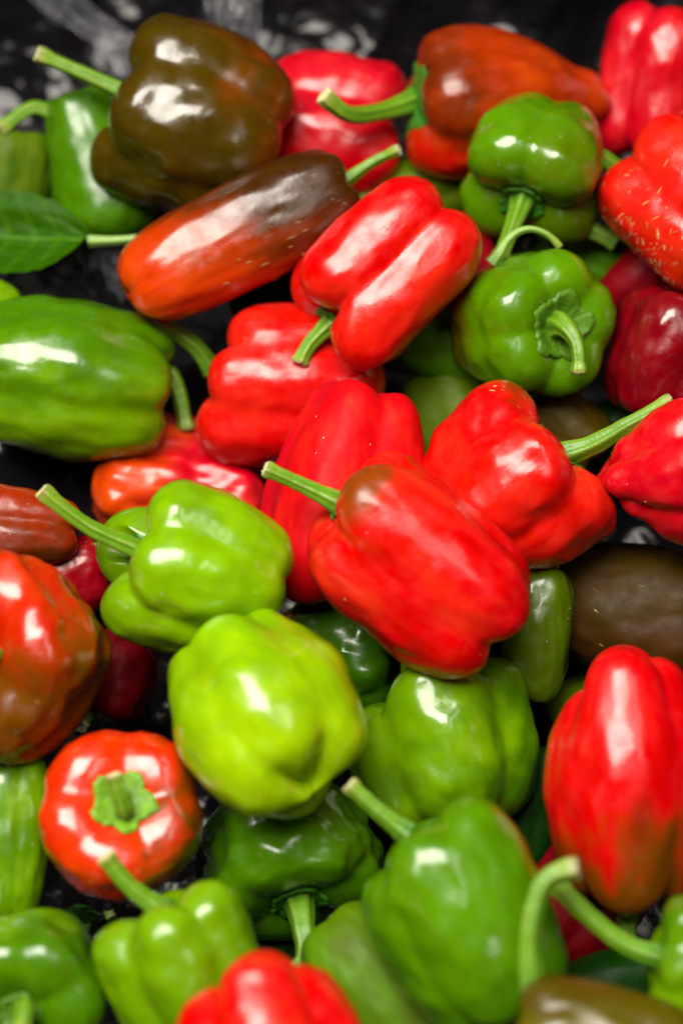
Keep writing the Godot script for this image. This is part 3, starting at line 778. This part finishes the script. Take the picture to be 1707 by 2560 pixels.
		at = Vector3(0.0528, 0.0291, 0.2102), up = Vector3(-0.467, 0.296, -0.833), front = Vector3(-0.016, 0.939, 0.342), length = 0.0893, width = 0.0779, profile = [1, 1, 0.86, 0.1, 0.12, 0.9, 0.5], lobes = [[32, 1, 0.05, 0], [96, 1, 0, 0], [165, 1, -0.2, 0], [270, 1, 0, 0]], cleft = 0.35, crease = 32, dents = 1,
		skin = Color(0.056, 0.165, 0.002), blush = Color(0.08, 0.215, 0.002), turn = [0.3, -0.2, 0.6, 0.2, 0.5], scars = [["dot", 5, 0.36, 100, 1, 60]],
		stalk = [Vector3(-0.0049, 0.0446, 0.0028), Vector3(-0.011, 0.0579, 0.0051), Vector3(-0.0167, 0.0739, 0.0062)], thick = [0.0036, 0.0033], crown = [0.22, 1, Color(0.03, 0.14, 0.008)], cut = true},
	{label = "light green pepper at the lower left with a straight upright stalk",
		at = Vector3(-0.0647, 0.0229, 0.2301), up = Vector3(-0.376, 0.374, -0.848), front = Vector3(0.132, 0.927, 0.35), length = 0.0647, width = 0.0654, profile = [1, 1, 0.85, 0.15, 0.12, 0.9, 0.5], lobes = [[30, 1, 0.05, 0], [100, 1, 0, 0], [172, 1.08, -0.1, 0], [280, 1, 0, 0]], cleft = 0.46, crease = 32, dents = 1,
		skin = Color(0.135, 0.285, 0.002), blush = Color(0.056, 0.165, 0.002), turn = [-0.7, 0.3, 0, 0.2, 0.6], scars = [["dot", 5, -0.36, 110, 1, 60]],
		stalk = [Vector3(0, 0.0262, 0), Vector3(-0.0098, 0.0424, 0.0015), Vector3(-0.0147, 0.0582, 0.003)], thick = [0.0038, 0.0033], crown = [0.2, 1, Color(0.03, 0.14, 0.008)], cut = true},
	{label = "blurred green pepper in the bottom left corner",
		at = Vector3(-0.1323, 0.0117, 0.234), up = Vector3(-0.067, 0.764, 0.641), front = Vector3(0.43, 0.602, -0.673), length = 0.0541, width = 0.0678, profile = [1, 1, 0.85, 0.2, 0.12, 0.9, 0.5], lobes = [[20, 1, 0, 0], [90, 1, 0, 0], [160, 1, 0, 0], [230, 1, 0, 0], [300, 1, 0, 0]], cleft = 0.36, crease = 32, dents = 1,
		skin = Color(0.056, 0.165, 0.002), blush = Color(0.135, 0.285, 0.002), turn = [-0.3, 0.6, 0, 0.2, 0.6], scars = [["pale", 6, 0.36, 93, 1, 60]],
		stalk = [Vector3(0, 0.0206, 0), Vector3(-0.0013, 0.0295, 0.0069), Vector3(-0.0038, 0.0389, 0.0018)], thick = [0.0037, 0.0034], crown = [0.3, 1, Color(0.062, 0.165, 0.004)], cut = true},
	{label = "blurred red pepper at the bottom edge with a notched heart-like top",
		at = Vector3(-0.0286, 0.0603, 0.2657), up = Vector3(0.164, -0.301, 0.94), front = Vector3(0.054, 0.954, 0.296), length = 0.0677, width = 0.0767, profile = [1, 1, 0.82, 0.22, 0.12, 0.9, 0.5], lobes = [[18, 1.12, 0, -0.34], [84, 1.02, 0, 0], [158, 1, 0, -0.2], [270, 1, 0, 0]], cleft = 0.46, crease = 32, dents = 1,
		skin = Color(0.62, 0.003, 0.004), dull = 1, blush = Color(0.64, 0.01, 0.004), turn = [0, 0.5, 0, 0, 0.6], scars = [["pale", 8, -0.36, 91, 1, 60]]},
	{label = "plain olive green pepper lying slantwise at the bottom edge",
		at = Vector3(0.0216, -0.0246, 0.2326), up = Vector3(0.641, -0.149, 0.753), front = Vector3(-0.025, 0.977, 0.214), length = 0.0921, width = 0.0618, profile = [1, 1, 0.85, 0.22, 0.12, 0.9, 0.5], lobes = [[60, 1, 0, 0], [130, 1, 0, 0], [220, 1, 0, 0], [310, 1, 0, 0]], cleft = 0.25, crease = 32, dents = 1,
		skin = Color(0.075, 0.125, 0.003), dull = 2, blush = Color(0.08, 0.215, 0.002), turn = [0, 0.5, 0, 0, 0.6], scars = [["pale", 6, 0.12, 105, 1, 60]]},
	{label = "light green pepper in the bottom right corner with a long stalk",
		at = Vector3(0.1508, 0.0425, 0.2329), up = Vector3(-0.979, 0.04, -0.202), front = Vector3(-0.016, 0.964, 0.266), length = 0.0448, width = 0.0579, profile = [1, 1, 0.85, 0.22, 0.12, 0.9, 0.5], lobes = [[30, 1, 0, 0], [90, 1, 0, 0], [150, 1, 0, 0], [270, 1, 0, 0]], cleft = 0.36, crease = 32, dents = 1,
		skin = Color(0.135, 0.285, 0.002), blush = Color(0.056, 0.165, 0.002), turn = [0, 0.6, 0, 0.1, 0.6], scars = [["dot", 7, 0, 106, 1, 60]],
		stalk = [Vector3(0, 0.0166, 0), Vector3(0.0018, 0.0339, 0.0006), Vector3(0.0107, 0.0522, 0.001), Vector3(0.0209, 0.0679, 0.001)], thick = [0.0035, 0.0037], crown = [0.25, 1, Color(0.03, 0.14, 0.008)], cut = false},
	{label = "olive brown pepper at the bottom edge with a tall bent stalk",
		at = Vector3(0.1054, 0.0543, 0.2671), up = Vector3(-0.978, -0.099, -0.183), front = Vector3(-0.134, 0.972, 0.191), length = 0.0714, width = 0.0527, profile = [1, 1, 0.85, 0.22, 0.12, 0.9, 0.5], lobes = [[40, 1, 0, 0], [95, 1, 0, 0], [160, 1, 0, 0], [270, 1, 0, 0]], cleft = 0.38, crease = 32, dents = 1,
		skin = Color(0.1, 0.085, 0.003), dull = 1, blush = Color(0.056, 0.034, 0.002), turn = [0, 0.5, 0, 0.3, 0.6], scars = [["dot", 9, 0, 70, 1, 60]],
		stalk = [Vector3(0.0122, 0.0298, 0.0017), Vector3(0.0309, 0.0344, 0.007), Vector3(0.0485, 0.0346, 0.0105), Vector3(0.0609, 0.0305, 0.0122), Vector3(0.0665, 0.0195, 0.0139)], thick = [0.0043, 0.0039], crown = [0.15, 1, Color(0.03, 0.14, 0.008)], cut = true},
	{label = "dark red pepper in the gap below the tall red one",
		at = Vector3(0.1123, -0.0543, 0.1812), up = Vector3(0.572, 0.282, -0.771), front = Vector3(-0.123, 0.958, 0.259), length = 0.0538, width = 0.0559, profile = [1, 1, 0.85, 0.22, 0.12, 0.9, 0.5], lobes = [[30, 1, 0, 0], [120, 1, 0, 0], [210, 1, 0, 0], [300, 1, 0, 0]], cleft = 0.42, crease = 32, dents = 1,
		skin = Color(0.17, 0.003, 0.007), dull = 2, scars = [["dot", 7, -0.24, 118, 1, 60]]},
	{label = "pear-shaped green pepper at the upper left with a curved stalk",
		at = Vector3(-0.1371, -0.032, -0.2351), up = Vector3(-0.279, 0.612, -0.74), front = Vector3(0.127, 0.787, 0.603), length = 0.0852, width = 0.0656, profile = [0.66, 0.84, 1, 0.1, 0.12, 0.9, 0.5], lobes = [[40, 1, 0, 0], [110, 1, 0, 0], [200, 1, 0, 0], [290, 1, 0, 0]], cleft = 0.18, crease = 32, dents = 1,
		skin = Color(0.056, 0.165, 0.002), dull = 1, scars = [["dot", 9, 0.24, 118, 1, 60]],
		stalk = [Vector3(-0.0065, 0.0279, -0.0049), Vector3(-0.0138, 0.0333, 0), Vector3(-0.0257, 0.0401, 0.0025), Vector3(-0.045, 0.0337, 0.0049)], thick = [0.0044, 0.0036], crown = [0.15, 1, Color(0.03, 0.14, 0.008)], cut = true},
	{label = "dark green pepper at the left edge above the leaf",
		at = Vector3(-0.1881, -0.0467, -0.2249), up = Vector3(0.142, 0.569, -0.81), front = Vector3(0.172, 0.791, 0.587), length = 0.0750, width = 0.0462, profile = [1, 1, 0.85, 0.22, 0.12, 0.9, 0.5], lobes = [[30, 1, 0, 0], [120, 1, 0, 0], [210, 1, 0, 0], [300, 1, 0, 0]], cleft = 0.18, crease = 32, dents = 1,
		skin = Color(0.018, 0.095, 0.003), dull = 2, blush = Color(0.075, 0.125, 0.003), turn = [0, 0, 0.6, 0.2, 0.6], scars = [["dot", 7, 0.24, 102, 1, 60]]},
	{label = "small light green pepper end at the left edge below the leaf",
		at = Vector3(-0.1931, -0.0297, -0.139), up = Vector3(-0.959, 0.271, -0.081), front = Vector3(0.187, 0.822, 0.539), length = 0.0400, width = 0.0359, profile = [1, 1, 0.85, 0.22, 0.12, 0.9, 0.5], lobes = [[30, 1, 0, 0], [120, 1, 0, 0], [210, 1, 0, 0], [300, 1, 0, 0]], cleft = 0.25, crease = 32, dents = 1,
		skin = Color(0.135, 0.285, 0.002), scars = [["pale", 8, 0.36, 103, 1, 60]]},
	{label = "pale green pepper glimpsed in the gap beside the slim upright stalk",
		at = Vector3(0.0348, -0.0501, -0.2275), up = Vector3(0.952, 0.205, -0.225), front = Vector3(-0.032, 0.803, 0.595), length = 0.0797, width = 0.0433, profile = [1, 1, 0.85, 0.22, 0.12, 0.9, 0.5], lobes = [[30, 1, 0, 0], [120, 1, 0, 0], [210, 1, 0, 0], [300, 1, 0, 0]], cleft = 0.3, crease = 32, dents = 1,
		skin = Color(0.075, 0.125, 0.003), dull = 2},
	{label = "dark green pepper deep between the two-coloured and the red pepper",
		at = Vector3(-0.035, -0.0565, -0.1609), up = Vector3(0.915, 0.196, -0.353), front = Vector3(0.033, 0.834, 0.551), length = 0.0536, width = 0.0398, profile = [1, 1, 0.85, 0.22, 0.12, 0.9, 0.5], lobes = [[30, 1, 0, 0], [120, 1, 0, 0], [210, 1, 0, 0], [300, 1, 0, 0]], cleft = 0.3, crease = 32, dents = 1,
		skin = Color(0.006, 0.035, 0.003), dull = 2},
	{label = "dim green pepper in the gap beside the crown-facing green one",
		at = Vector3(0.0588, -0.0407, -0.1198), up = Vector3(0.993, -0.004, 0.115), front = Vector3(-0.058, 0.847, 0.529), length = 0.0566, width = 0.0410, profile = [1, 1, 0.85, 0.22, 0.12, 0.9, 0.5], lobes = [[30, 1, 0, 0], [120, 1, 0, 0], [210, 1, 0, 0], [300, 1, 0, 0]], cleft = 0.3, crease = 32, dents = 1,
		skin = Color(0.056, 0.165, 0.002), dull = 2},
	{label = "dim olive green pepper in the gap above the round-shouldered red one",
		at = Vector3(0.0606, -0.067, -0.089), up = Vector3(0.318, -0.454, 0.832), front = Vector3(-0.059, 0.867, 0.495), length = 0.0619, width = 0.0573, profile = [1, 1, 0.85, 0.22, 0.12, 0.9, 0.5], lobes = [[30, 1, 0, 0], [120, 1, 0, 0], [210, 1, 0, 0], [300, 1, 0, 0]], cleft = 0.32, crease = 32, dents = 1,
		skin = Color(0.075, 0.125, 0.003), dull = 2},
	{label = "dull brown pepper behind the dark crown right of the middle",
		at = Vector3(0.1193, -0.048, -0.0741), up = Vector3(0.706, -0.273, 0.654), front = Vector3(-0.119, 0.864, 0.49), length = 0.0465, width = 0.0404, profile = [1, 1, 0.85, 0.22, 0.12, 0.9, 0.5], lobes = [[30, 1, 0, 0], [120, 1, 0, 0], [210, 1, 0, 0], [300, 1, 0, 0]], cleft = 0.3, crease = 32, dents = 1,
		skin = Color(0.056, 0.034, 0.002), dull = 2},
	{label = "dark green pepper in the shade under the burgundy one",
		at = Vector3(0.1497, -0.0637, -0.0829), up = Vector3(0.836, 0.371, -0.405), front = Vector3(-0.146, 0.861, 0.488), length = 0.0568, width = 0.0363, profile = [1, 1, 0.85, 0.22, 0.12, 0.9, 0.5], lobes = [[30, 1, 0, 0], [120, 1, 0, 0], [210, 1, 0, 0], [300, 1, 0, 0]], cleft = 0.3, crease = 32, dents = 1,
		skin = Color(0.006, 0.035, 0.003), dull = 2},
	{label = "green pepper under the stalk of the upper right green one",
		at = Vector3(0.1324, -0.0454, -0.1869), up = Vector3(0.914, -0.13, 0.385), front = Vector3(-0.124, 0.813, 0.568), length = 0.0561, width = 0.0374, profile = [1, 1, 0.85, 0.22, 0.12, 0.9, 0.5], lobes = [[30, 1, 0, 0], [120, 1, 0, 0], [210, 1, 0, 0], [300, 1, 0, 0]], cleft = 0.3, crease = 32, dents = 1,
		skin = Color(0.056, 0.165, 0.002), dull = 2},
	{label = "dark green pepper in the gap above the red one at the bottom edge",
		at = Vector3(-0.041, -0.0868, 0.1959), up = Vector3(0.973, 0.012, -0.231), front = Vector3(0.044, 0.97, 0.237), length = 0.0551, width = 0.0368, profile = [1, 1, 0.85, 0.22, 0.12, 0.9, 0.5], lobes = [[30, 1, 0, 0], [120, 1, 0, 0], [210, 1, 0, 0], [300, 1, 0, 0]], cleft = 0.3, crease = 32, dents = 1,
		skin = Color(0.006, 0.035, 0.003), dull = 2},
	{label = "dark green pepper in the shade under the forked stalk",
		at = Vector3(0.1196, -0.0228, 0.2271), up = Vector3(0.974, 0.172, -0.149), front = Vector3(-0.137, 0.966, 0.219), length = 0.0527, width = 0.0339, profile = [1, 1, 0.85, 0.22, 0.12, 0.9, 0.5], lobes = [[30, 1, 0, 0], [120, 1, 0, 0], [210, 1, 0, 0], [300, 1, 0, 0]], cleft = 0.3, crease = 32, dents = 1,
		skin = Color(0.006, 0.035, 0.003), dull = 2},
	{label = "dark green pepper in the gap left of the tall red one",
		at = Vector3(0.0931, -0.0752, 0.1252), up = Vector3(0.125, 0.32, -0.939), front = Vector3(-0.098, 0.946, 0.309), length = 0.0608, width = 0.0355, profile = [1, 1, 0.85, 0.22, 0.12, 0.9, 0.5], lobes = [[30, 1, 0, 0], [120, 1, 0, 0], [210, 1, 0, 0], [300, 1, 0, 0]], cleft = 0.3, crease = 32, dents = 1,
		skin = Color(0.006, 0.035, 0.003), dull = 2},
	]
